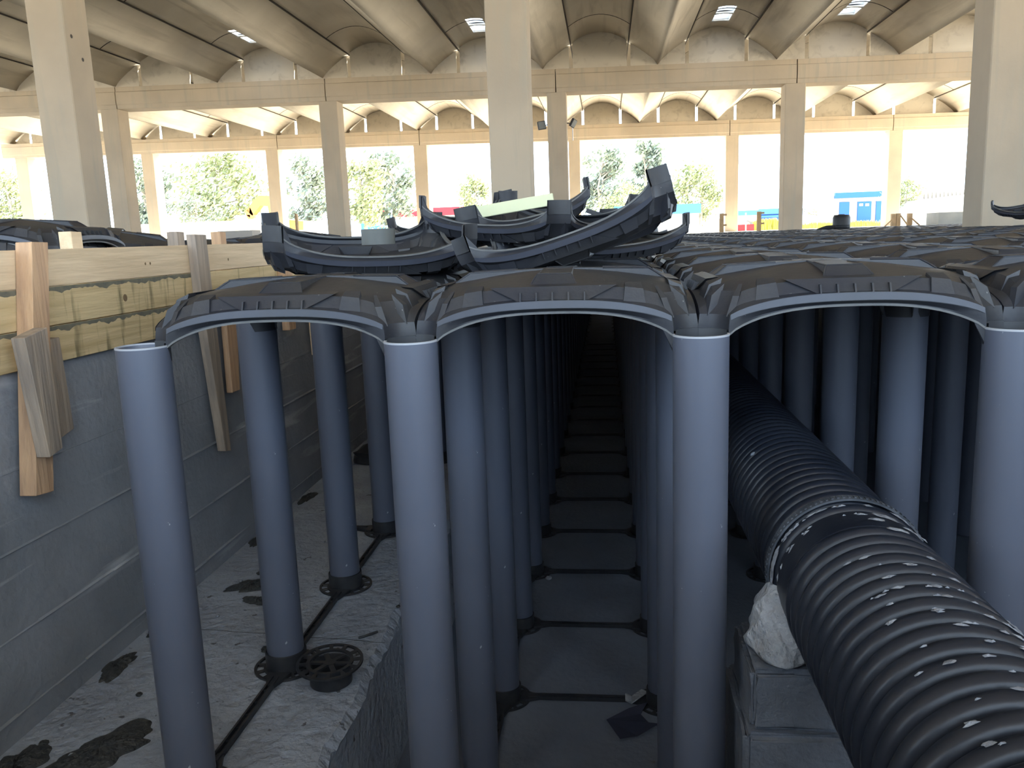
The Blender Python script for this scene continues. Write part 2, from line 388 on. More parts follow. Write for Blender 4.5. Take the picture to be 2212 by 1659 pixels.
def shell_bm(ne=20, na=5, solid=True, low=False):
    P, Q, G, arc = dome_loops(ne, na); n_ = len(P); bm = bmn(); loops = []
    for i_, tt_ in enumerate(TT):
        ring = []
        for k in range(n_):
            t_ = tt_
            if i_ < 2 and not arc[k]: t_ = .20*min(1, G[k]*1.6)
            p = P[k].lerp(Q[k], t_)
            z = Kz[i_]+(Cz[i_]-Kz[i_])*G[k]
            if i_ == 0 and arc[k]: z = -.034
            ring.append(bm.verts.new((p.x, p.y, z)))
        loops.append(ring)
    for sc_ in (.82, .6, .35) if not low else (.5,):
        ring = []
        for k in range(n_):
            x, y = Q[k].x*sc_, Q[k].y*sc_; ring.append(bm.verts.new((x, y, dome_top(x, y)-(.001))))
        loops.append(ring)
    c = bm.verts.new((0, 0, dome_top(0, 0)))
    for A, B in zip(loops, loops[1:]):
        for k in range(n_): bm.faces.new((A[k], A[(k+1) % n_], B[(k+1) % n_], B[k]))
    for k in range(n_): bm.faces.new((loops[-1][k], loops[-1][(k+1) % n_], c))
    bmesh.ops.recalc_face_normals(bm, faces=bm.faces)
    if solid:
        bmesh.ops.solidify(bm, geom=bm.faces[:], thickness=.0028)
    # raised flat cross with chamfered ends, blocks and fins on the four faces
    for s in range(4):
        R4 = Matrix.Rotation(s*PI/2, 4, 'Z')
        # bar of the cross: flat top with a chamfered trapezoid end
        pts = [(-.034, -.205, .1215), (.034, -.205, .1215), (.048, -.236, .099), (-.048, -.236, .099), (-.034, 0, .1275), (.034, 0, .1275)]
        v = [bm.verts.new(R4 @ Vector(p)) for p in pts]
        d = [bm.verts.new(R4 @ Vector((p[0]*1.15, p[1], p[2]-.026))) for p in pts]
        bm.faces.new((v[3], v[2], v[1], v[0])); bm.faces.new((v[0], v[1], v[5], v[4]))
        for a, b in ((3, 2), (2, 1), (1, 5), (4, 0), (0, 3)): bm.faces.new((v[a], v[b], d[b], d[a]))
        if not low:
            for sg in (-1, 1):
                tube(bm, [R4 @ Vector(p) for p in ((sg*.034, -.10, .1245), (sg*.034, -.203, .1213), (sg*.040, -.216, .1135), (sg*.048, -.236, .0995))], .0019, 5)
            tube(bm, [R4 @ Vector(p) for p in ((-.034, -.205, .1213), (.034, -.205, .1213))], .0019, 5)
        if low: continue
        for sg in (-1, 1):
            # square block on the face
            ps = [(sg*.140, -.279, .064), (sg*.186, -.277, .050), (sg*.180, -.240, .082), (sg*.140, -.240, .086),
                  (sg*.144, -.264, .094), (sg*.180, -.262, .089), (sg*.176, -.235, .101), (sg*.144, -.235, .102)]
            hexa(bm, [R4 @ Vector(p) for p in ps])
            # leg fluting
            ps = [(sg*.226, -.276, .035), (sg*.240, -.272, .030), (sg*.225, -.245, .058), (sg*.215, -.248, .060),
                  (sg*.214, -.268, .070), (sg*.226, -.262, .070), (sg*.210, -.235, .092), (sg*.204, -.238, .092)]
            hexa(bm, [R4 @ Vector(p) for p in ps])
        # upright window panel with five fins
        ps = [(-.070, -.281, .071), (.070, -.281, .071), (.070, -.262, .071), (-.070, -.262, .071),
              (-.128, -.262, .0985), (.128, -.262, .0985), (.128, -.235, .102), (-.128, -.235, .102)]
        hexa(bm, [R4 @ Vector(p) for p in ps])
        for k in range(-2, 3):
            x = k*.032
            hexa(bm, [R4 @ Vector(p) for p in ((x-.0016, -.287, .071), (x+.0016, -.287, .071), (x+.0011, -.270, .071), (x-.0011, -.270, .071),
                  (x-.0016, -.280, .088), (x+.0016, -.280, .088), (x+.0011, -.268, .088), (x-.0011, -.268, .088))])
        for sg in (-1, 1):  # little teeth at the pipe mouth
            for k in range(4):
                a = PI/2*(k+.5)/4; x, y = sg*(H-.058*math.cos(a)), -H+.058*math.sin(a)
                if sg > 0: box(bm, x-.0015, x+.0015, y-.0015, y+.004, .004, .022, R4)
    return bm
SH = mesh(shell_bm(), 'shell', 'dome_shell', True, 28)
SHL = mesh(shell_bm(10, 3, False, True), 'shell', 'dome_shell_far', True, 28)
def rim_bm(s):
    R4 = Matrix.Rotation(s*PI/2, 4, 'Z'); bm = bmn(); prev = None
    for k in range(25):
        x = AX*(-math.cos(PI*k/24)*.35 + (-1+2*k/24)*.65); z = arch(x)-.004+.004*arch(x)/A0; i0 = .010*min(1, arch(x)/A0*1.6)-.001
        cur = [bm.verts.new(R4 @ Vector(p)) for p in ((x, -H+i0, z-.0022), (x, -H+i0, z+.0022), (x, -H+i0+.012, z+.0022), (x, -H+i0+.012, z-.0022))]
        if prev:
            for q in range(4): bm.faces.new((prev[q], prev[(q+1) % 4], cur[(q+1) % 4], cur[q]))
        prev = cur
    return bm
def band_bm(s):
    R4 = Matrix.Rotation(s*PI/2, 4, 'Z'); bm = bmn(); prev = None
    for k in range(25):
        x = AX*(-math.cos(PI*k/24)*.35 + (-1+2*k/24)*.65)*.985; g = arch(x)/A0
        def lv(i_): return Kz[i_]+(Cz[i_]-Kz[i_])*g
        t2, t3 = .02*.065, .05*.065
        cur = [bm.verts.new(R4 @ Vector(p)) for p in ((x, -H+t2-.0022, lv(2)+.001), (x, -H+t3-.0022, lv(3)-.001))]
        if prev: bm.faces.new((prev[0], prev[1], cur[1], cur[0]))
        prev = cur
    return bm
def collar_bm(s):
    R4 = Matrix.Rotation(s*PI/2, 4, 'Z'); bm = bmn()
    lathe(bm, [(RC-.004, -.036), (RC-.0005, -.036), (RC-.0005, .006), (RC-.004, .006)], 8, (H, -H, 0), True, PI/2, PI)
    bm.transform(R4); return bm
RIMS = [mesh(rim_bm(s), 'rim', 'rim') for s in range(4)]
BANDS = [mesh(band_bm(s), 'shellrib', 'face_band', True) for s in range(4)]
COLS = [mesh(collar_bm(s), 'collar', 'leg_collar', True) for s in range(4)]
def make_dome():
    o = obj('dome_shell', SH, None)
    for s in range(4):
        obj('rim', RIMS[s], None, o); obj('face_band', BANDS[s], None, o); obj('leg_collar', COLS[s], None, o)
    return o
dome0 = make_dome(); used_d = [False]
def place_dome():
    if used_d[0]: return copy_tree(dome0)
    used_d[0] = True; return dome0
def pix(p):
    d = Vector(p)-CAMP; z = d.dot(FW); return CF*d.dot(RT)/z+1106, 829.5-CF*d.dot(UP)/z, z
cells = []
for i in range(20):
    for j in range(29):
        c = ((i+.5)*S, (j+.5)*S, .1)
        if 8.1 < c[1] < 9.3 and (c[0] < .45 or 4.9 < c[0] < 5.95 or c[0] > 10.5): continue
        x, y, z = pix(c); cells.append((z, i, j, -150 < x < 2212+160))
cells.sort(); vis = [c for c in cells if c[3]][:300]; rest = [c for c in cells if c not in vis]
for n_, (z, i, j, _) in enumerate(vis):
    if j < 6 and i < 6: o = place_dome()
    else: o = obj('dome_shell', SH if z < 9 else SHL, None)
    o.location = ((i+.5)*S, (j+.5)*S, 0)
    rnd = random.Random(i*100+j); o.rotation_euler = (rnd.uniform(-.006, .006), rnd.uniform(-.006, .006), rnd.uniform(-.004, .004))
    lab = ('black plastic dome over the %s arch, front row' % {0: 'leftmost', 1: 'middle', 2: 'right-hand'}.get(i, nth(i)+' from left') if j == 0
           else 'black plastic dome, %s row back, %s line from the left' % (nth(j), nth(i, 'first')))
    tag(o, lab, 'formwork dome', 'black plastic domes covering the pit')
bm = bmn(); src = bmn(); src.from_mesh(SHL)
vs_ = [v.co.copy() for v in src.verts]; fs_ = [[v.index for v in f.verts] for f in src.faces]; src.free()
for z, i, j, _ in rest:
    nv = [bm.verts.new(v+Vector(((i+.5)*S, (j+.5)*S, 0))) for v in vs_]
    for f in fs_: bm.faces.new([nv[k] for k in f])
o = obj('dome_field', bm, 'shell', smooth=True, ang=28); stuff(tag(o, 'far and outlying black plastic domes beyond the countable rows', 'formwork dome'))

# ------------------------------------------------------------------ overturned and piled shells
def pose(o, FL, FR, BL, flip=True, ztip=-.034):
    """set object so that its leg tips meet three given points"""
    FL, FR, BL = Vector(FL), Vector(FR), Vector(BL); c = (FR+BL)/2
    ex = (FR-FL).normalized(); ey = (BL-FL); ey = (ey-ex*ey.dot(ex)).normalized(); ez = ex.cross(ey)
    if flip: ey = -ey; ez = -ez
    m = Matrix((ex, ey, ez)).transposed().to_4x4(); m.translation = c - ez*ztip
    o.matrix_world = m
def pile(lab, FL, FR, BL, flip=True, grp='loose black shells piled on the domes'):
    o = place_dome(); tag(o, lab, 'formwork dome', grp); pose(o, FL, FR, BL, flip); return o
pile('overturned black shell, left one of the pile, lying legs-up on the leftmost dome', at(602, 490, .46), at(1040, 486, .67), at(560, 460, .93))
pile('big overturned black shell tilted up to the right at the centre of the pile', at(966, 524, .50), at(1388, 372, .46), at(1095, 488, 1.02))
pile('overturned shell nested behind the big tilted one, its legs showing above', at(1090, 443, .62), at(1240, 428, 1.15)+Vector((.1, 0, 0)), at(1168, 412, 1.3)-Vector((.28, 0, 0)))
pile('overturned shell at the back of the pile with its leg highest in the middle', at(1000, 450, 1.0), at(1236, 392, 1.3), at(880, 462, 1.5))
pile('overturned shell under the raised right end of the pile', at(1130, 500, 1.1), at(1395, 470, 1.35), at(1150, 470, 1.65))
# piles of shells beyond the timber shuttering
def heap(lab, c, rz, tilt, grp='black shells piled beyond the timber shuttering', flip=False):
    o = place_dome(); tag(o, lab, 'formwork dome', grp)
    o.rotation_euler = (tilt[0] + (PI if flip else 0), tilt[1], rz); o.location = c
heap('large black shell lying nearest beyond the timber boards, upper of two', (-1.22, 1.30, .205), .12, (.0, .05))
heap('lower black shell beneath the large one beyond the timber boards', (-1.26, 1.28, .155), .05, (.0, .02))
heap('black shell leaning behind the large shell beyond the boards', (-1.35, 2.1, .17), .5, (.1, .12))
heap('flat black shell further along beyond the timber boards', (-1.30, 2.9, .12), .1, (0, .0))
heap('black shell near the small stakes beyond the boards', (-1.05, 3.1, .13), .3, (.06, -.05))
heap('farthest black shell of the heap beyond the boards', (-1.15, 4.2, .14), .2, (-.1, .15))
heap('black shell lying behind the third small stake', (-.98, 3.75, .15), .9, (.1, .1))
# far loose ones on the right
p = at(2215, 488, 6.5); heap('single overturned shell on the domes at the right edge', (p.x+.1, p.y, .33), .3, (.1, -.1), 'loose shells far back on the domes', True)
# torn shell remains
bm = bmn(); P0 = at(1375, 500, 1.9)
for k in range(9):
    a = k*.35; q = P0+Vector((.11*math.cos(a)-.02*k*.3, .02*math.sin(a*2), -.055+.016*k)); 
    box(bm, -.05, .05, -.035, .035, -.008, .010, Matrix.Translation(q) @ Matrix.Rotation(a*.3-.5, 4, 'Y') @ Matrix.Rotation(a, 4, 'Z'))
tag(obj('broken_shell', bm, 'shell'), 'torn black shell fragments right of the pile', 'shell fragment')
# pipe offcut and pale boards in the pile
bm = bmn(); lathe(bm, [(.044, 0), (.044, .040), (.0415, .040), (.0415, 0)], 32, closed=True)
p = at(818, 528, .52); tag(obj('pipe_offcut', bm, 'offcut', loc=(p.x, p.y, p.z), smooth=True), 'short greenish-grey pipe offcut standing inside the left overturned shell', 'pipe offcut')
def board(lab, a, b, h, th=.018, m='pale', name='pale_board', cat='board'):
    a = Vector(a); b = Vector(b); d = (b-a); ln = d.length; ex = d/ln; ez = Vector((0,0,1)); ez = (ez-ex*ez.dot(ex)).normalized(); ey = ez.cross(ex)
    mt = Matrix((ex, ey, ez)).transposed().to_4x4(); mt.translation = a
    bm = bmn(); box(bm, 0, ln, -th/2, th/2, -h/2, h/2, mt); bmesh.ops.bevel(bm, geom=bm.edges[:], offset=.002, segments=1, affect='EDGES')
    return tag(obj(name, bm, m), lab, cat)
board('pale yellow board lying behind the overturned shells', at(1008, 463, 1.35), at(1196, 430, 1.35), .042)
board('small pale board end under the right end of the pile', at(1330, 508, 1.7), at(1372, 507, 1.7), .016)

# ------------------------------------------------------------------ corrugated pipe
RR = .151; pc = (1.45, 0, -.489)
bm = bmn(); prof = []
pitch = .042; y = -1.732
while y < 9.0:
    if abs(y+pitch/2+.08) < .045:
        prof += [(RR-.004, y), (RR-.004, y+pitch*.9)]
    else:
        prof += [(RR-.020, y), (RR-.020, y+.006), (RR-.006, y+.009), (RR-.001, y+.016), (RR, y+.023), (RR-.001, y+.030), (RR-.006, y+.037), (RR-.020, y+.040)]
    y += pitch
lathe(bm, prof, 72, pc, axis='Y')
t = thing('corrugated_pipe', 'large black corrugated drain pipe running back beneath the right-hand arch', 'drain pipe', (0, 0, 0))
obj('ribbed_wall', bm, 'hdpe', t, smooth=True, ang=50)
bm = bmn(); lathe(bm, [(RR+.002, -.012), (RR+.006, -.012), (RR+.006, .013), (RR+.002, .013)], 72, pc, True, axis='Y')
for k in range(90):
    a = 2*PI*k/90; m4 = Matrix.Translation(pc) @ Matrix.Rotation(a, 4, 'Y')
    box(bm, -.0022, .0022, -.006, .007, RR+.004, RR+.008, m4)
obj('joint_gasket', bm, 'gasket', t)
def splash(y0, y1, a0, a1, n_, seed, r0=.004, r1=.012):
    rnd = random.Random(seed); bm = bmn()
    for _ in range(n_):
        y_ = rnd.uniform(y0, y1); a = math.radians(rnd.uniform(a0, a1)); r = rnd.uniform(r0, r1)
        ph = ((y_+1.9) % pitch)
        y_ = y_-ph+.022+rnd.uniform(-.006, .006); rad = RR+.0005
        if abs(y_+.08) < .03: rad = RR-.003
        # angle measured from the top, positive towards -x
        c = Vector((pc[0]-rad*math.sin(a), y_, pc[2]+rad*math.cos(a)))
        m4 = Matrix.Translation(c) @ Matrix.Rotation(-a, 4, 'Y')
        vs = []
        for k in range(9):
            t_ = 2*PI*k/9; f = rnd.uniform(.5, 1.2)
            vs.append(bm.verts.new(m4 @ Vector((r*2.2*f*math.cos(t_), min(.008, r)*f*math.sin(t_), -(r*2.2*f*math.cos(t_))**2/(2*RR)*.9+.0006))))
        cv = bm.verts.new(m4 @ Vector((0, 0, .003)))
        for k in range(9): bm.faces.new((cv, vs[k], vs[(k+1) % 9]))
    return bm
bm = splash(-.9, -.25, -55, 35, 75, 4, .0012, .0055); stuff(obj('mortar_splash', bm, 'hdpesplash', t, smooth=True))
bm = splash(-.16, -.02, -60, -5, 16, 5, .004, .012); stuff(obj('mortar_splash', bm, 'hdpesplash', t, smooth=True))
bm = splash(-.07, -.02, 0, 85, 40, 6, .002, .006); stuff(obj('mortar_splash', bm, 'hdpesplash', t, smooth=True))
bm = splash(-.05, -.02, 70, 112, 60, 8, .003, .010); stuff(obj('mortar_splash', bm, 'hdpesplash', t, smooth=True))
bm = splash(-.75, -.3, -62, -38, 22, 9, .004, .009); stuff(obj('mortar_splash', bm, 'hdpesplash', t, smooth=True))
# blocks and mortar under the joint
def blk(lab, x0, x1, y0, y1, z0, z1):
    bm = bmn(); box(bm, x0, x1, y0, y1, z0, z1)
    bmesh.ops.bevel(bm, geom=bm.edges[:], offset=.012, segments=2, affect='EDGES')
    bmesh.ops.subdivide_edges(bm, edges=bm.edges[:], cuts=3, use_grid_fill=True)
    rnd = random.Random(int(z0*1000))
    for v in bm.verts: v.co += Vector((rnd.uniform(-.003, .003), rnd.uniform(-.003, .003), rnd.uniform(-.002, .002)))
    tag(obj('concrete_block', bm, 'block', smooth=True), lab, 'block')
blk('upper grey concrete block carrying the mortar heap beside the ribbed pipe', 1.245, 1.56, -.12, .10, -.775, -.645)
blk('lower wide grey concrete block beneath the upper one beside the ribbed pipe', 1.235, 1.60, -.125, .16, ZF, -.777)
bm = bmn(); bmesh.ops.create_icosphere(bm, subdivisions=4, radius=1)
rnd = random.Random(5)
for v in bm.verts:
    c = v.co.copy(); zt = (c.z+1)/2
    wx = .066*(1-zt)**.55+.012; wy = .085*(1-zt)**.5+.012
    n1 = 1+.07*math.sin(c.x*7+c.z*5)+.06*math.sin(c.y*9+c.z*8)+rnd.uniform(-.015, .015)
    hx = math.hypot(c.x, c.y)+1e-6
    v.co = Vector((1.318+c.x/hx*wx*min(1, hx*1.6)*n1+.0*zt, -.03+c.y/hx*wy*min(1, hx*1.6)*n1, -.65+.155*zt))
tag(obj('mortar_heap', bm, 'mortar', smooth=True), 'pale mortar heap packed between the block and the ribbed pipe', 'mortar')
# dark sheet scrap, paper tag
bm = bmn(); q = [at(1, 1, 0)]*0
pts = [(.955, 1.02), (1.035, 1.085), (1.10, 1.115), (1.075, 1.06), (1.10, 1.00), (1.135, .985), (1.06, .93), (1.0, .90)]
prism(bm, [(x, y_, ZF+.012+.02*((k*7) % 3)/3) for k, (x, y_) in enumerate(pts)], (0, 0, .002))
bmesh.ops.triangulate(bm, faces=bm.faces)
tag(obj('sheet_scrap', bm, 'foil'), 'crumpled dark sheet scrap lying on the aisle floor', 'scrap')
bm = bmn(); m4 = Matrix.Translation((2*S-.095, 2*S-.0, ZF+.02)) @ Matrix.Rotation(.9, 4, 'Z')
box(bm, -.05, .05, -.014, .014, 0, .004, m4); box(bm, -.05, -.046, -.014, .014, 0, .03, m4)
tag(obj('paper_scrap', bm, 'mortar'), 'pale torn paper scrap on the aisle bar beside the third pipe line', 'scrap')
pebble((S+.09, 4*S-.09, ZF+.012), .016, 3, 'mortar', 'aisle_stone')['label'] = 'white stone chip beside a base ring on the aisle floor'
bpy.data.objects['aisle_stone']['category'] = 'stone'
for k, (x, y_, z_) in enumerate(((-.40, 2.88, .04), (-.33, 2.98, .05))):
    o = pebble((x, y_, ZL+z_), .10, 20+k, 'base', 'rubble_lump'); tag(o, ['dark rubble lump at the far end of the footing by the wall', 'dark rubble lump beside another, right of the wall'][k], 'rubble')
bm = bmn(); tube(bm, [(-.02+.24, .80, ZL+.006), (.185, .765, ZL+.006), (.17, .755, ZL+.006)], .004, 6)
tag(obj('wire_offcut', bm, 'base'), 'short dark wire offcut near the footing edge', 'wire')

# ------------------------------------------------------------------ timber shuttering
def plank(lab, y0, y1, z0, z1, m, x0=-.575, x1=-.553, knots=(), drips=None, name='shuttering_board'):
    bm = bmn(); box(bm, x0, x1, y0, y1, z0, z1); bmesh.ops.bevel(bm, geom=bm.edges[:], offset=.0015, segments=1, affect='EDGES')
    o = tag(obj(name, bm, m), lab, 'board')
    for (ky, kz, r) in knots:
        bm = bmn(); lathe(bm, [(.0001, 0), (r*.6, .0006), (r, 0)], 12, axis='Y')
        bm.transform(Matrix.Translation((x1+.0004, ky, kz)) @ Matrix.Rotation(-PI/2, 4, 'Z'))
        obj('knot', bm, 'knot', o)
    if drips:
        rnd = random.Random(drips); bm = bmn(); y = y0+.01; N_ = int((min(y1, 2.4)-max(y0, 0))/.012)
        y = max(y0, 0); prev = None
        for k in range(N_):
            l_ = .006+.010*abs(math.sin(y*31)*math.sin(y*13+1))+rnd.uniform(0, .006)
            cur = (bm.verts.new((x1+.0006, y, z1-.0005)), bm.verts.new((x1+.0006, y, z1-l_)))
            if prev: bm.faces.new((prev[0], cur[0], cur[1], prev[1]))
            prev = cur; y += .012
        obj('slurry_stain', bm, 'stain', o)
    return o
plank('upper clean shuttering board, the near length left of the split stake', -1.2, 1.385, .111, .212, 'plank', knots=((1.0, .155, .005), (1.03, .155, .005)))
plank('upper clean shuttering board, the far length behind the shell pile', 1.388, 5.2, .111, .212, 'plank', knots=((1.62, .15, .006),))
plank('middle shuttering board with wood knots, near length', -1.2, 1.36, .003, .109, 'plankst', knots=((.24, .05, .014), (.86, .052, .012)), drips=4)
plank('middle shuttering board, far length behind the leftmost dome', 1.363, 5.2, .003, .109, 'plankst')
plank('lowest yellow stained shuttering board along the pit wall, near length', -1.2, 1.6, -.100, .001, 'plankst', drips=9)
plank('lowest shuttering board, far length seen through the leftmost arch', 1.603, 5.2, -.100, .001, 'plankst')
def stake(lab, pts_front, x0, x1, m, name='timber_stake', top=None):
    """pts_front: outline (y, z) of the face; extruded from x0 to x1"""
    bm = bmn(); prism(bm, [(x0, y_, z_) for y_, z_ in pts_front], (x1-x0, 0, 0))
    bmesh.ops.bevel(bm, geom=bm.edges[:], offset=.0015, segments=1, affect='EDGES')
    return tag(obj(name, bm, m), lab, 'stake')
stake('tall orange timber stake nailed over the boards at the left', [(.390, .232), (.455, .230), (.345, -.428), (.275, -.420)], -.552, -.505, 'stake')
stake('rough timber offcut nailed in front of the orange stake', [(.262, -.005), (.352, .012), (.350, -.310), (.295, -.322)], -.504, -.466, 'stakeg', 'timber_offcut')
stake('grey timber offcut just right of the orange stake', [(.415, -.03), (.478, -.028), (.490, -.29), (.420, -.305)], -.552, -.525, 'stakeg', 'timber_offcut')
stake('split narrow stake nailed over the boards near the leftmost dome', [(1.292, .250), (1.380, .248), (1.412, -.60), (1.365, -.59), (1.302, -.05)], -.552, -.518, 'stakeg')
stake('short timber offcut beside the split stake', [(1.50, .0), (1.60, .0), (1.56, -.38), (1.49, -.38)], -.552, -.527, 'stake', 'timber_offcut')
stake('timber stake seen through the leftmost arch, third along the boards', [(2.12, .245), (2.22, .245), (2.20, -.20), (2.12, -.20)], -.552, -.515, 'stake')
stake('thin pale batten hanging down the wall behind the second footing pipe', [(2.46, .10), (2.53, .10), (2.52, -.37), (2.48, -.37)], -.552, -.530, 'plank', 'timber_batten')
stake('short pale batten farthest along the pit wall', [(3.1, .10), (3.15, .10), (3.15, -.16), (3.1, -.16)], -.552, -.535, 'plank', 'timber_batten')
for k, (y0, m, lab) in enumerate(((.885, 'plank', 'short pale stake behind the boards, nearest of three'), (1.56, 'stakeg', 'short grey stake behind the boards, just left of the split stake'),
                                  (1.94, 'stake', 'short pinkish stake behind the boards, right of the split stake'))):
    stake(lab, [(y0+.012, .268), (y0+.068, .266), (y0+.068, .02), (y0+.012, .02)], -.78, -.735, m)

# ------------------------------------------------------------------ hall: columns, beams, vaults, skylights
def TZ(xr): return CZ+3.32-.0172*xr         # underside of the beams, xr measured from the camera
def column(xr0, xr1, y0, d, lab, zb=ZS, zt=None):
    bm = bmn(); x0, x1 = CX+xr0, CX+xr1; zt = zt or TZ((xr0+xr1)/2)
    box(bm, x0, x1, y0, y0+d, zb, zt)
    bmesh.ops.bevel(bm, geom=[e for e in bm.edges if abs((e.verts[0].co-e.verts[1].co).z) > 1], offset=.012, segments=1, affect='EDGES')
    o = tag(obj('concrete_column', bm, 'hall'), lab, 'column', 'square concrete columns of the hall')
    return o
R0, R1, R2, R3 = -2.4, 8.36, 19.0, 29.5
XS = [-18.3, -12.72, -6.98, -1.34, 4.20, 9.80, 15.4]
side = ['far out left', 'leftmost in view', 'second from the left', 'behind the shell pile', 'right of centre', 'farther right', 'far out right']
for xr, lab in ((-6.98, 'nearest concrete column at the left of the photo'), (-1.34, 'nearest concrete column, the middle one behind the shell pile'), (4.20, 'nearest concrete column at the right edge of the photo')):
    c = column(xr, xr+.48, R1, .5, lab, zb=ZF if xr > -2 else ZS)
    if xr < -6:
        for dy, dz in ((.12, 2.62), (.30, 2.38)):
            bm = bmn(); lathe(bm, [(.0001, 0), (.022, .001), (.024, 0)], 12, axis='Y'); bm.transform(Matrix.Translation((CX+xr+.482, R1+dy, dz+.2)) @ Matrix.Rotation(-PI/2, 4, 'Z')); obj('bolt_hole', bm, 'joint', c)
for xr in (-12.72, -18.3, 9.8, 15.4): column(xr, xr+.48, R1, .5, 'concrete column of the nearest row, %s' % ('left' if xr < 0 else 'right')+' side outside the view, %s' % ('outer' if abs(xr) > 13 else 'inner'))
for k, xr in enumerate(XS[1:]): column(xr, xr+.46, R2, .5, 'concrete column of the middle row, ' + ['leftmost, half hidden by the nearest left column', 'second from the left', 'third, carrying two small floodlights', 'fourth, right of centre', 'fifth, beyond the right edge', 'sixth, beyond the right edge'][k])
for k, (a, b) in enumerate(((-23.0, -22.5), (-17.75, -17.27), (-12.75, -12.27), (-7.03, -6.53), (-1.28, -.87), (4.32, 4.77), (9.9, 10.35), (15.4, 15.9))):
    column(a, b, R3, .6, 'concrete column of the farthest row, %s from the left' % nth(k, 'first'))
for xr in (-18.3, -12.72, -6.98, -1.34, 4.2, 9.8, 15.4): column(xr, xr+.48, R0-.5, .5, 'concrete column of the row behind the camera, %s from the left' % nth(int((xr+18.3)/5.5+.4)))
def beam(xa, xb, y0, lab, d=.55, proud=.0):
    bm = bmn(); g = .012
    def P_(x, y, z): return (CX+x, y, TZ(x)+z)
    prof = [(0, 0), (.0, .09), (-.02, .11), (-.02, .40), (0, .42), (0, .53), (d, .53), (d, 0)]
    va = [bm.verts.new(P_(xa+g, y0-.02+p[0], p[1])) for p in prof]; vb = [bm.verts.new(P_(xb-g, y0-.02+p[0], p[1])) for p in prof]
    for k in range(len(prof)): k2 = (k+1) % len(prof); bm.faces.new((va[k], vb[k], vb[k2], va[k2]))
    bm.faces.new(va[::-1]); bm.faces.new(vb)
    tag(obj('concrete_beam', bm, 'hall'), lab, 'beam', 'long concrete beams on the columns')
jb = [-23.5, -18.1, -12.25, -6.78, -1.12, 4.45, 10.0, 15.6]
names = {R0: 'behind the camera', R1: 'on the nearest row of columns', R2: 'on the middle row of columns', R3: 'on the farthest row of columns'}
for Y_, nm in names.items():
    for k in range(7): beam(jb[k], jb[k+1], Y_-(.5 if Y_ == R0 else 0), 'concrete beam %s, %s span from the left' % (nm, nth(k, 'first')))
# roof vaults: alternating curved valley beams and arched shells
P2 = 2.71; AC0 = -.07
def vz(u, kind):
    """height above the beam top across an element; u from -1 to 1"""
    if kind == 'V': return .02+.53*abs(u)**.78
    return .56+.235*(1-u*u)
def vault(xc, kind, y0, y1, holes=()):
    bm = bmn(); seg = 14; hw = P2/4; th = .06 if kind == 'A' else .09
    ysn = sorted(set([y0, y1]+[h for hh in holes for h in hh]))
    cols = []
    for y in ysn:
        top_, bot_ = [], []
        for k in range(seg+1):
            u = -1+2*k/seg; x = xc+u*hw*.997
            z = TZ(x)+.53+vz(u, kind)
            bot_.append(bm.verts.new((CX+x, y, z))); top_.append(bm.verts.new((CX+x, y, z+th)))
        cols.append((bot_, top_))
    for (b0, t0), (b1, t1), ya, yb in zip(cols, cols[1:], ysn, ysn[1:]):
        hole = any(abs(ya-h[0]) < 1e-4 and abs(yb-h[1]) < 1e-4 for h in holes)
        for k in range(seg):
            if hole and 5 <= k <= 8: 
                continue
            bm.faces.new((b0[k], b0[k+1], b1[k+1], b1[k])); bm.faces.new((t0[k], t1[k], t1[k+1], t0[k+1]))
        if hole:
            for k in (5, 9): bm.faces.new((b0[k], b1[k], t1[k], t0[k]))
            for k in range(5, 9):
                bm.faces.new((b0[k], b0[k+1], t0[k+1], t0[k])); bm.faces.new((b1[k], b1[k+1], t1[k+1], t1[k]))
        bm.faces.new((b0[0], b1[0], t1[0], t0[0])); bm.faces.new((b0[-1], t0[-1], t1[-1], b1[-1]))
    for b_, t_ in (cols[0], cols[-1]):
        for k in range(seg): bm.faces.new((b_[k], b_[k+1], t_[k+1], t_[k]))
    for f in bm.faces: f.smooth = True
    for e in bm.edges:
        if len(e.link_faces) == 2 and e.calc_face_angle(0) > .6: e.smooth = False
    o = struct('ceiling', bm, 'vault')
    return o
sky_n = [0]
bays = [(-6.7, R0-.22), (R0-.2, R1+.24), (R1+.26, R2+.22), (R2+.28, R3+.55)]  # first bay: unseen rear roof, its length chosen to shade the pit
hw = P2/4
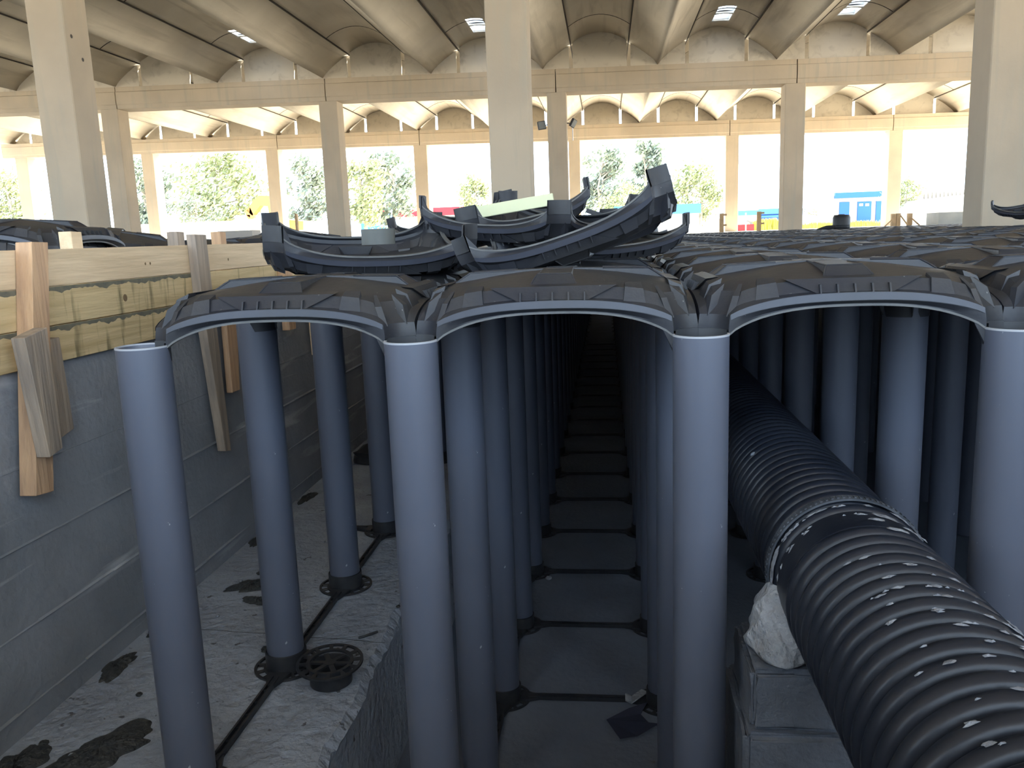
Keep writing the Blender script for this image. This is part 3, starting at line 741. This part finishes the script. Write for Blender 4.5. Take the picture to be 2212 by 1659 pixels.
for bi, (y0, y1) in enumerate(bays):
    for m_ in range(-9, 6):
        xa = AC0+P2*m_; xv = xa+P2/2
        holes = []
        if bi == 2 and m_ in (-3, -1, 1, 2, 3): holes = [(17.25, 17.85), (17.9, 18.5)]
        vault(xa, 'A', y0, y1, holes); vault(xv, 'V', y0, y1)
        # transverse joint lines of the arched shells and sealant along the seams
        bm = bmn()
        for yj in [y0+(y1-y0)*q for q in (.17, .5, .83)]:
            pr = None
            for k in range(13):
                u = -1+2*k/12; x = xa+u*hw*.99; z = TZ(x)+.53+vz(u, 'A')
                cur = [bm.verts.new((CX+x, yj-.012, z-.004)), bm.verts.new((CX+x, yj+.012, z-.004)), bm.verts.new((CX+x, yj+.012, z+.01)), bm.verts.new((CX+x, yj-.012, z+.01))]
                if pr:
                    for q in range(4): bm.faces.new((pr[q], pr[(q+1) % 4], cur[(q+1) % 4], cur[q]))
                pr = cur
        for sg in (-1, 1):
            x = xa+sg*hw; z = TZ(x)+.53+.55
            box(bm, CX+x-.014, CX+x+.014, y0, y1, z-.008, z+.10)
        struct('trim_ceiling', bm, 'joint')
        for h in ([(17.25, 18.5)] if holes else []):
            t = thing('skylight', 'bright two-pane skylight in the roof, %s from the left' % nth(sky_n[0], 'first'), 'skylight', group='skylights in the near roof bay'); sky_n[0] += 1
            fr = bmn(); x0, x1 = CX+xa-hw*.29, CX+xa+hw*.29; zt = TZ(xa)+.53+.85
            for a in ((x0, x1, 17.22, 17.26), (x0, x1, 18.49, 18.53), (x0, x1, 17.85, 17.9), (x0-.03, x0, 17.22, 18.53), (x1, x1+.03, 17.22, 18.53)): box(fr, *a, zt-.02, zt+.05)
            obj('frame', fr, 'white', t)
            for ya in (17.26, 17.9):
                g = bmn(); pr = None
                for k in range(9):
                    u = -1+2*k/8; cur = (g.verts.new((CX+xa+u*hw*.29, ya, zt+.06+.08*(1-u*u))), g.verts.new((CX+xa+u*hw*.29, ya+.59, zt+.06+.08*(1-u*u))))
                    if pr: g.faces.new((pr[0], cur[0], cur[1], pr[1]))
                    pr = cur
                obj('pane', g, 'glass', t, smooth=True)
# closing panels standing on the beams, with a slit left beside each seam
for Y_ in (R1+.1, R2+.05, R3+.3):
    for m_ in range(-9, 6):
        for kind, xc in (('A', AC0+P2*m_), ('V', AC0+P2*m_+P2/2)):
            if kind == 'V':
                for sg in (-1, 1):
                    bm = bmn(); pts = []
                    us = [0, .1, .25, .45, .65, .85, .935]
                    lo = [(CX+xc+sg*u*hw, Y_, TZ(xc+sg*u*hw)+.535) for u in us]; hi = [(CX+xc+sg*u*hw, Y_, TZ(xc+sg*u*hw)+.535+vz(u, 'V')+.02) for u in us]
                    prism(bm, lo+hi[::-1], (0, .06, 0)); struct('trim_panel', bm, 'vault')
            else:
                bm = bmn(); us = [-.935+1.87*k/12 for k in range(13)]
                lo = [(CX+xc+u*hw, Y_, TZ(xc+u*hw)+.535) for u in us]; hi = [(CX+xc+u*hw, Y_, TZ(xc+u*hw)+.535+min(vz(u, 'A')+.02, .60+.25*(1-abs(u)**3))) for u in us]
                prism(bm, lo+hi[::-1], (0, .06, 0)); struct('trim_panel', bm, 'vault')
# two small floodlights on the middle column
for sx, lab in ((-1, 'small grey floodlight on the left side of the middle column'), (1, 'small dark floodlight on the right side of the middle column')):
    p = at(1170 if sx < 0 else 1238, 271 if sx < 0 else 266, R2+.1); t = thing('floodlight', lab, 'floodlight', p)
    bm = bmn(); mt = Matrix.Rotation(.5 if sx > 0 else -.15, 4, 'Y') @ Matrix.Rotation(1.1 if sx > 0 else .3, 4, 'Z'); box(bm, -.10, .10, -.03, .03, -.10, .10, mt); bmesh.ops.bevel(bm, geom=bm.edges[:], offset=.012, segments=1, affect='EDGES'); obj('housing', bm, 'black', t)
    bm = bmn(); box(bm, -.085, .085, -.036, -.031, -.085, .085, mt); obj('lens', bm, 'greyplastic', t)
    bm = bmn(); tube(bm, [(0, 0, 0), (-sx*.10, 0, .0), (-sx*.22, .02, .02)], .012, 6); obj('bracket', bm, 'black', t)

# ------------------------------------------------------------------ things outside and far back in the hall
def bxo(lab, cat, name, pa, pb, Y, depth, m, z0=None):
    """box whose front face spans photo points pa (top left) and pb (bottom right) at depth Y"""
    a = at(*pa, Y); b = at(*pb, Y); bm = bmn(); zb = -.02 if z0 is None else z0
    box(bm, a.x, b.x, Y, Y+depth, zb, max(a.z, b.z)); return tag(obj(name, bm, m), lab, cat), a, b
def front_panel(parent, name, pa, pb, Y, m, th=.06):
    a = at(*pa, Y); b = at(*pb, Y); bm = bmn(); box(bm, a.x, b.x, Y-th, Y+.01, b.z, a.z); return obj(name, bm, m, parent)
# white cabin with blue roof band
c, a, b = bxo('white site cabin with a blue roof band and one blue window', 'cabin', 'site_cabin', (1330, 452), (1510, 500), 48, 6, 'white')
front_panel(c, 'roof_band', (1326, 447), (1513, 460), 48, 'bluep', .3); front_panel(c, 'window', (1467, 460), (1488, 487), 48, 'hill')
front_panel(c, 'wall_unit', (1495, 482), (1507, 497), 48, 'white', .3)
c, a, b = bxo('low white cabin with pale blue roof band behind the red tank', 'cabin', 'site_cabin', (1590, 462), (1640, 498), 52, 4, 'white')
front_panel(c, 'roof_band', (1588, 456), (1642, 464), 52, 'bluep', .3)
c, a, b = bxo('blue ribbed container left of the middle-row column', 'container', 'blue_container', (1640, 456), (1697, 497), 55, 5, 'blue')
front_panel(c, 'roof_band', (1638, 452), (1700, 461), 55, 'bluep', .3); front_panel(c, 'rib', (1640, 466), (1697, 468), 55, 'bluep', .1)
c, a, b = bxo('pale building with blue doors and a blue fascia on the right', 'building', 'plant_building', (1785, 424), (1918, 490), 72, 7, 'cream')
front_panel(c, 'fascia', (1802, 417), (1904, 425), 72, 'blue', .4)
for q in ((1813, 437, 1833, 478), (1852, 436, 1880, 484), (1892, 435, 1906, 482)): 
    d = front_panel(c, 'door', q[:2], q[2:], 72, 'blue', .12)
front_panel(c, 'window', (1855, 440), (1863, 445), 72, 'white', .16); front_panel(c, 'window', (1868, 440), (1876, 445), 72, 'white', .16)
# hangar domes in the distance
for cx_, cy_, rw, lab in ((1697, 470, 5.5, 'hazy rounded hangar roof behind the blue container'), (1778, 468, 4.5, 'hazy rounded hangar roof left of the building with blue doors')):
    p = at(cx_, cy_, 110); bm = bmn(); lathe(bm, [(rw, 0), (rw, 12)], 24, a0=0, a1=PI, axis='Y'); bmesh.ops.solidify(bm, geom=bm.faces[:], thickness=.2)
    for v in bm.verts: v.co.z *= .42
    tag(obj('hangar', bm, 'hill', loc=(p.x, 104 if rw > 5 else 118, 0)), lab, 'hangar')
# red and grey tank
t = thing('tank_trailer', 'red box with a grey rounded cover beyond the domes', 'tank', at(1604, 500, 34)); bz = at(1604, 500, 34)
p0, p1 = at(1580, 486, 34), at(1629, 503, 34)
bm = bmn(); box(bm, p0.x-bz.x, p1.x-bz.x, 0, .8, -.05-bz.z, p0.z-bz.z); obj('red_body', bm, 'red', t)
bm = bmn(); w_ = (p1.x-p0.x)/2; lathe(bm, [(w_*.92, 0), (w_*.92, .8)], 18, (0, 0, p0.z-bz.z), a0=0, a1=PI, axis='Y')
for v in bm.verts: v.co.z = (p0.z-bz.z)+(v.co.z-(p0.z-bz.z))*.42
bmesh.ops.solidify(bm, geom=bm.faces[:], thickness=.03); obj('cover', bm, 'greyplastic', t, smooth=True)
bm = bmn(); box(bm, .10, .15, -.03, 0, -.05-bz.z, .75); obj('strap', bm, 'steel', t)
# timber posts
for px, y0_, y1_, w_, lab in ((1559, 461, 504, 8, 'brown timber post left of the red tank'), (1640, 457, 503, 8, 'brown timber post right of the red tank'),
                              (1931, 462, 496, 8, 'brown post of the trestle, left one'), (1941, 461, 496, 7, 'brown post of the trestle, middle one'), (1966, 461, 496, 8, 'brown post of the trestle, right one'),
                              (640, 462, 505, 8, 'rusty post standing behind the left overturned shell')):
    Y_ = 27; a = at(px-w_/2, y0_, Y_); b = at(px+w_/2, y1_, Y_); bm = bmn(); box(bm, a.x, b.x, Y_, Y_+.12, ZS, a.z)
    if px in (1559, 1640): box(bm, b.x, b.x+.10, Y_, Y_+.05, a.z-.08, a.z-.02); box(bm, b.x, b.x+.10, Y_, Y_+.05, a.z-.42, a.z-.36)
    tag(obj('timber_post', bm, 'post'), lab, 'post')
for q, lab in (((1906, 494, 1932, 470), 'left slanted brace of the trestle'), ((1945, 465, 1965, 492), 'middle slanted brace of the trestle'), ((1968, 470, 1992, 492), 'right slanted brace of the trestle')):
    bm = bmn(); tube(bm, [at(q[0], q[1], 26.9), at(q[2], q[3], 26.9)], .022, 6); tag(obj('timber_brace', bm, 'post'), lab, 'brace')
# ribbed fence building, white roof, low wall, grey tank, yard wall
c, a, b = bxo('ribbed pale sheet wall far right', 'wall', 'sheet_wall', (1985, 413), (2110, 470), 80, 1, 'cream')
for k in range(14): front_panel(c, 'rib', (1988+k*8.6, 413), (1990+k*8.6, 470), 80, 'white', .25)
bm = bmn(); pa, pb = at(1950, 456, 60), at(2100, 448, 60)
prism(bm, [(pa.x, 60, pa.z), (pa.x+1.0, 60, pa.z+.7), (pb.x, 60, pa.z+1.0), (pb.x, 60, pa.z-.1)], (0, 2.5, 0)); box(bm, pa.x, pb.x, 60.1, 62.4, 0, pa.z)
tag(obj('parked_van', bm, 'white'), 'white sloping roof of a parked vehicle far right', 'vehicle')
bxo('low pale yard wall on the right', 'wall', 'yard_wall', (1935, 457), (2110, 488), 57, .3, 'cream')
bxo('grey plastic crate tank beside the right-hand column', 'tank', 'crate_tank', (2028, 459), (2082, 490), 26, 1.0, 'greyplastic', ZS)
bxo('pink-grey yard wall behind the timber posts', 'wall', 'yard_wall', (1500, 475), (1790, 500), 66, .3, 'cream')
bxo('low pale yard wall on the left beyond the boards', 'wall', 'yard_wall', (120, 492), (620, 520), 44, .3, 'cream')
bxo('red-roofed shed seen left of the pile', 'shed', 'far_shed', (778, 460), (830, 490), 85, 4, 'bluep')
c = bpy.data.objects['far_shed']; front_panel(c, 'red_roof', (772, 450), (838, 462), 85, 'red', .5)
bxo('far pale blue shed with red roof behind the pile centre', 'shed', 'far_shed', (870, 462), (1010, 490), 88, 4, 'white')
front_panel(bpy.data.objects['far_shed.001'], 'red_roof', (860, 452), (1015, 463), 88, 'red', .5)
bxo('fallen white sheet lying beyond the boards', 'sheet', 'white_sheet', (470, 500), (545, 512), 21, .6, 'white', ZS)
# black barrel and black strip on the domes
p = at(1817, 497, 12.6); t = thing('barrel', 'black plastic barrel standing at the back of the domes', 'barrel', (p.x, 12.6, .125))
bm = bmn(); rb = .135; lathe(bm, [(.001, 0), (rb*.9, 0), (rb, .02), (rb, .05), (rb*.96, .055), (rb, .06), (rb, .18), (rb*.97, .19), (rb*.85, .225), (.001, .23)], 24); obj('body', bm, 'black', t, smooth=True)
bm = bmn(); lathe(bm, [(.001, 0), (.05, 0), (.05, .012), (.001, .012)], 16, (0, 0, .225)); obj('lid', bm, 'shellrib', t)
bm = bmn(); tube(bm, [at(1765, 497, 12.4), at(1785, 492, 12.4), at(1803, 490, 12.4)], [.02, .035, .03], 8); tag(obj('rolled_sheet', bm, 'black', smooth=True), 'black rolled sheet beside the barrel', 'roll')
# excavator arm and bucket far left
t = thing('excavator', 'orange excavator arm and bucket behind the pile on the left', 'excavator', at(560, 500, 40)); O = Vector(t.location)
def ex(pts, th, m, nm, Y=40):
    bm = bmn(); prism(bm, [at(x, y, Y)-O for x, y in pts], (0, th, 0)); return obj(nm, bm, m, t)
ex([(532, 455), (548, 432), (560, 422), (600, 424), (612, 470), (585, 478), (578, 446), (562, 444), (545, 466)], .5, 'orange', 'boom')
ex([(528, 455), (540, 448), (550, 470), (536, 474)], .4, 'orange', 'stick')
bk = ex([(505, 466), (540, 464), (541, 490), (512, 495)], .9, 'steel', 'bucket')
for k in range(4): 
    x = 514+k*7; bm = bmn(); prism(bm, [at(x, 493, 39.98)-O, at(x+4, 493, 39.98)-O, at(x+2, 499, 39.98)-O], (0, .08, 0)); obj('tooth', bm, 'steel', bk)
ex([(578, 470), (655, 478), (655, 497), (578, 497)], 2.2, 'orange', 'cab_body', 41)
ex([(570, 497), (665, 497), (662, 538), (575, 541)], 2.4, 'steel', 'track', 41)
# trees
def tree(px, pyt, Y, wpx, lab, m, seed, tall=False, n_leaf=2600, base_z=0, lo=.25):
    rnd = random.Random(seed); top = at(px, pyt, Y); base = Vector((top.x+rnd.uniform(-.5, .5), Y, -.02)); Hh = top.z-base.z; Wd = wpx*(Y-CY)/CF
    t = thing('tree', lab, 'tree', base, group='trees beyond the hall')
    bm = bmn(); tips = []
    tr = [Vector((0, 0, 0)), Vector((rnd.uniform(-.2, .2), 0, Hh*.25)), Vector((rnd.uniform(-.4, .4), 0, Hh*.55)), Vector((rnd.uniform(-.3, .3), 0, Hh*.92))]
    r0 = .02*Hh+.04; tube(bm, tr, [r0, r0*.8, r0*.5, r0*.15], 7)
    nb = 16
    for k in range(nb):
        f = lo+(.95-lo)*k/nb; z = Hh*f; a = rnd.uniform(0, 2*PI)
        prof = math.sin(PI*min(1, (f-lo*.6)/(1.02-lo*.6)))**.6 if not tall else .6+.4*math.sin(PI*f)
        L_ = Wd*.5*prof*rnd.uniform(.55, 1.0)
        p0 = Vector((0, 0, z*.85)); p2 = Vector((L_*math.cos(a), L_*math.sin(a)*.8, z+rnd.uniform(.0, .10)*Hh)); p1 = (p0+p2)/2+Vector((0, 0, -.03*Hh))
        tube(bm, [p0, p1, p2], [r0*.35, r0*.22, r0*.08], 5); tips.append((p2, prof)); tips.append(((p1+p2)/2, prof*.8))
    tips.append((tr[-1], .6))
    obj('trunk', bm, 'bark', t, smooth=True)
    bm = bmn()
    for k in range(n_leaf):
        c, pr = tips[rnd.randrange(len(tips))]; s = Wd*.085*(.6+pr*.7)
        p_ = c+Vector((rnd.gauss(0, s), rnd.gauss(0, s), rnd.gauss(0, s*.75)))
        n1 = Vector((rnd.uniform(-1, 1), rnd.uniform(-1, 1), rnd.uniform(-1, 1))).normalized(); a_ = n1.orthogonal().normalized(); b_ = n1.cross(a_)
        l_ = rnd.uniform(.12, .26)*Hh/9
        bm.faces.new([bm.verts.new(p_+a_*l_*1.5), bm.verts.new(p_+b_*l_*.6), bm.verts.new(p_-a_*l_*1.5), bm.verts.new(p_-b_*l_*.6)])
    obj('foliage', bm, m, t)
tree(20, 372, 50, 150, 'tree at the far left edge beyond the hall', 'leaf', 1)
tree(300, 345, 60, 110, 'tree seen between the two leftmost farthest columns', 'leafg', 2)
tree(470, 330, 62, 190, 'large airy tree in the wide gap left of the pile', 'leaf', 3, n_leaf=3600)
tree(430, 420, 58, 100, 'low bushy tree left of the excavator', 'leafg', 4, n_leaf=1600)
tree(650, 335, 60, 120, 'tree directly behind the excavator arm', 'leafg', 5)
tree(770, 345, 61, 110, 'tree right of the second middle-row column', 'leaf', 6)
tree(850, 322, 66, 110, 'tall thin tree left of the fourth farthest column', 'leafg', 7, True)
tree(1035, 385, 66, 80, 'small pale tree just left of the nearest middle column', 'leaf', 8)
tree(1300, 318, 62, 110, 'grey-green tree just right of the middle columns', 'leafg', 9)
tree(1392, 302, 68, 75, 'tallest slender tree rising behind the raised shell tip', 'leafg', 10, True)
tree(1345, 400, 60, 110, 'low bushy tree behind the pile tip', 'leaf', 11, n_leaf=1800)
tree(1430, 400, 62, 110, 'low tree above the white cabin roof', 'leafg', 12, n_leaf=1800)
tree(1520, 352, 60, 110, 'leaning yellow-green tree right of the white cabin', 'leaf', 13, n_leaf=3000)
tree(1968, 385, 62, 75, 'small round tree right of the building with blue doors', 'leaf', 14)
tree(1760, 445, 75, 60, 'low shrub left of the building with blue doors', 'leaf', 15, n_leaf=900)
# dry grass
def grass(lab, x0, x1, yb, Y, hpx, seed):
    rnd = random.Random(seed); bm = bmn(); a, b = at(x0, yb, Y), at(x1, yb, Y)
    for k in range(1500):
        x = rnd.uniform(a.x, b.x); y_ = Y+rnd.uniform(0, 4); h = hpx*(Y-CY)/CF*rnd.uniform(.4, 1.1)*(.6+.4*abs(math.sin(x*1.3+seed)))
        dx = rnd.uniform(-.1, .1); bm.faces.new([bm.verts.new((x-.04, y_, 0)), bm.verts.new((x+.04, y_+.02, 0)), bm.verts.new((x+dx, y_, h))])
    stuff(tag(obj('dry_grass', bm, 'grass'), lab, 'grass'))
grass('yellow grass clumps in front of the blue container', 1640, 1700, 500, 45, 26, 1)
grass('yellow grass strip in front of the building with blue doors', 1745, 1925, 492, 50, 14, 2)
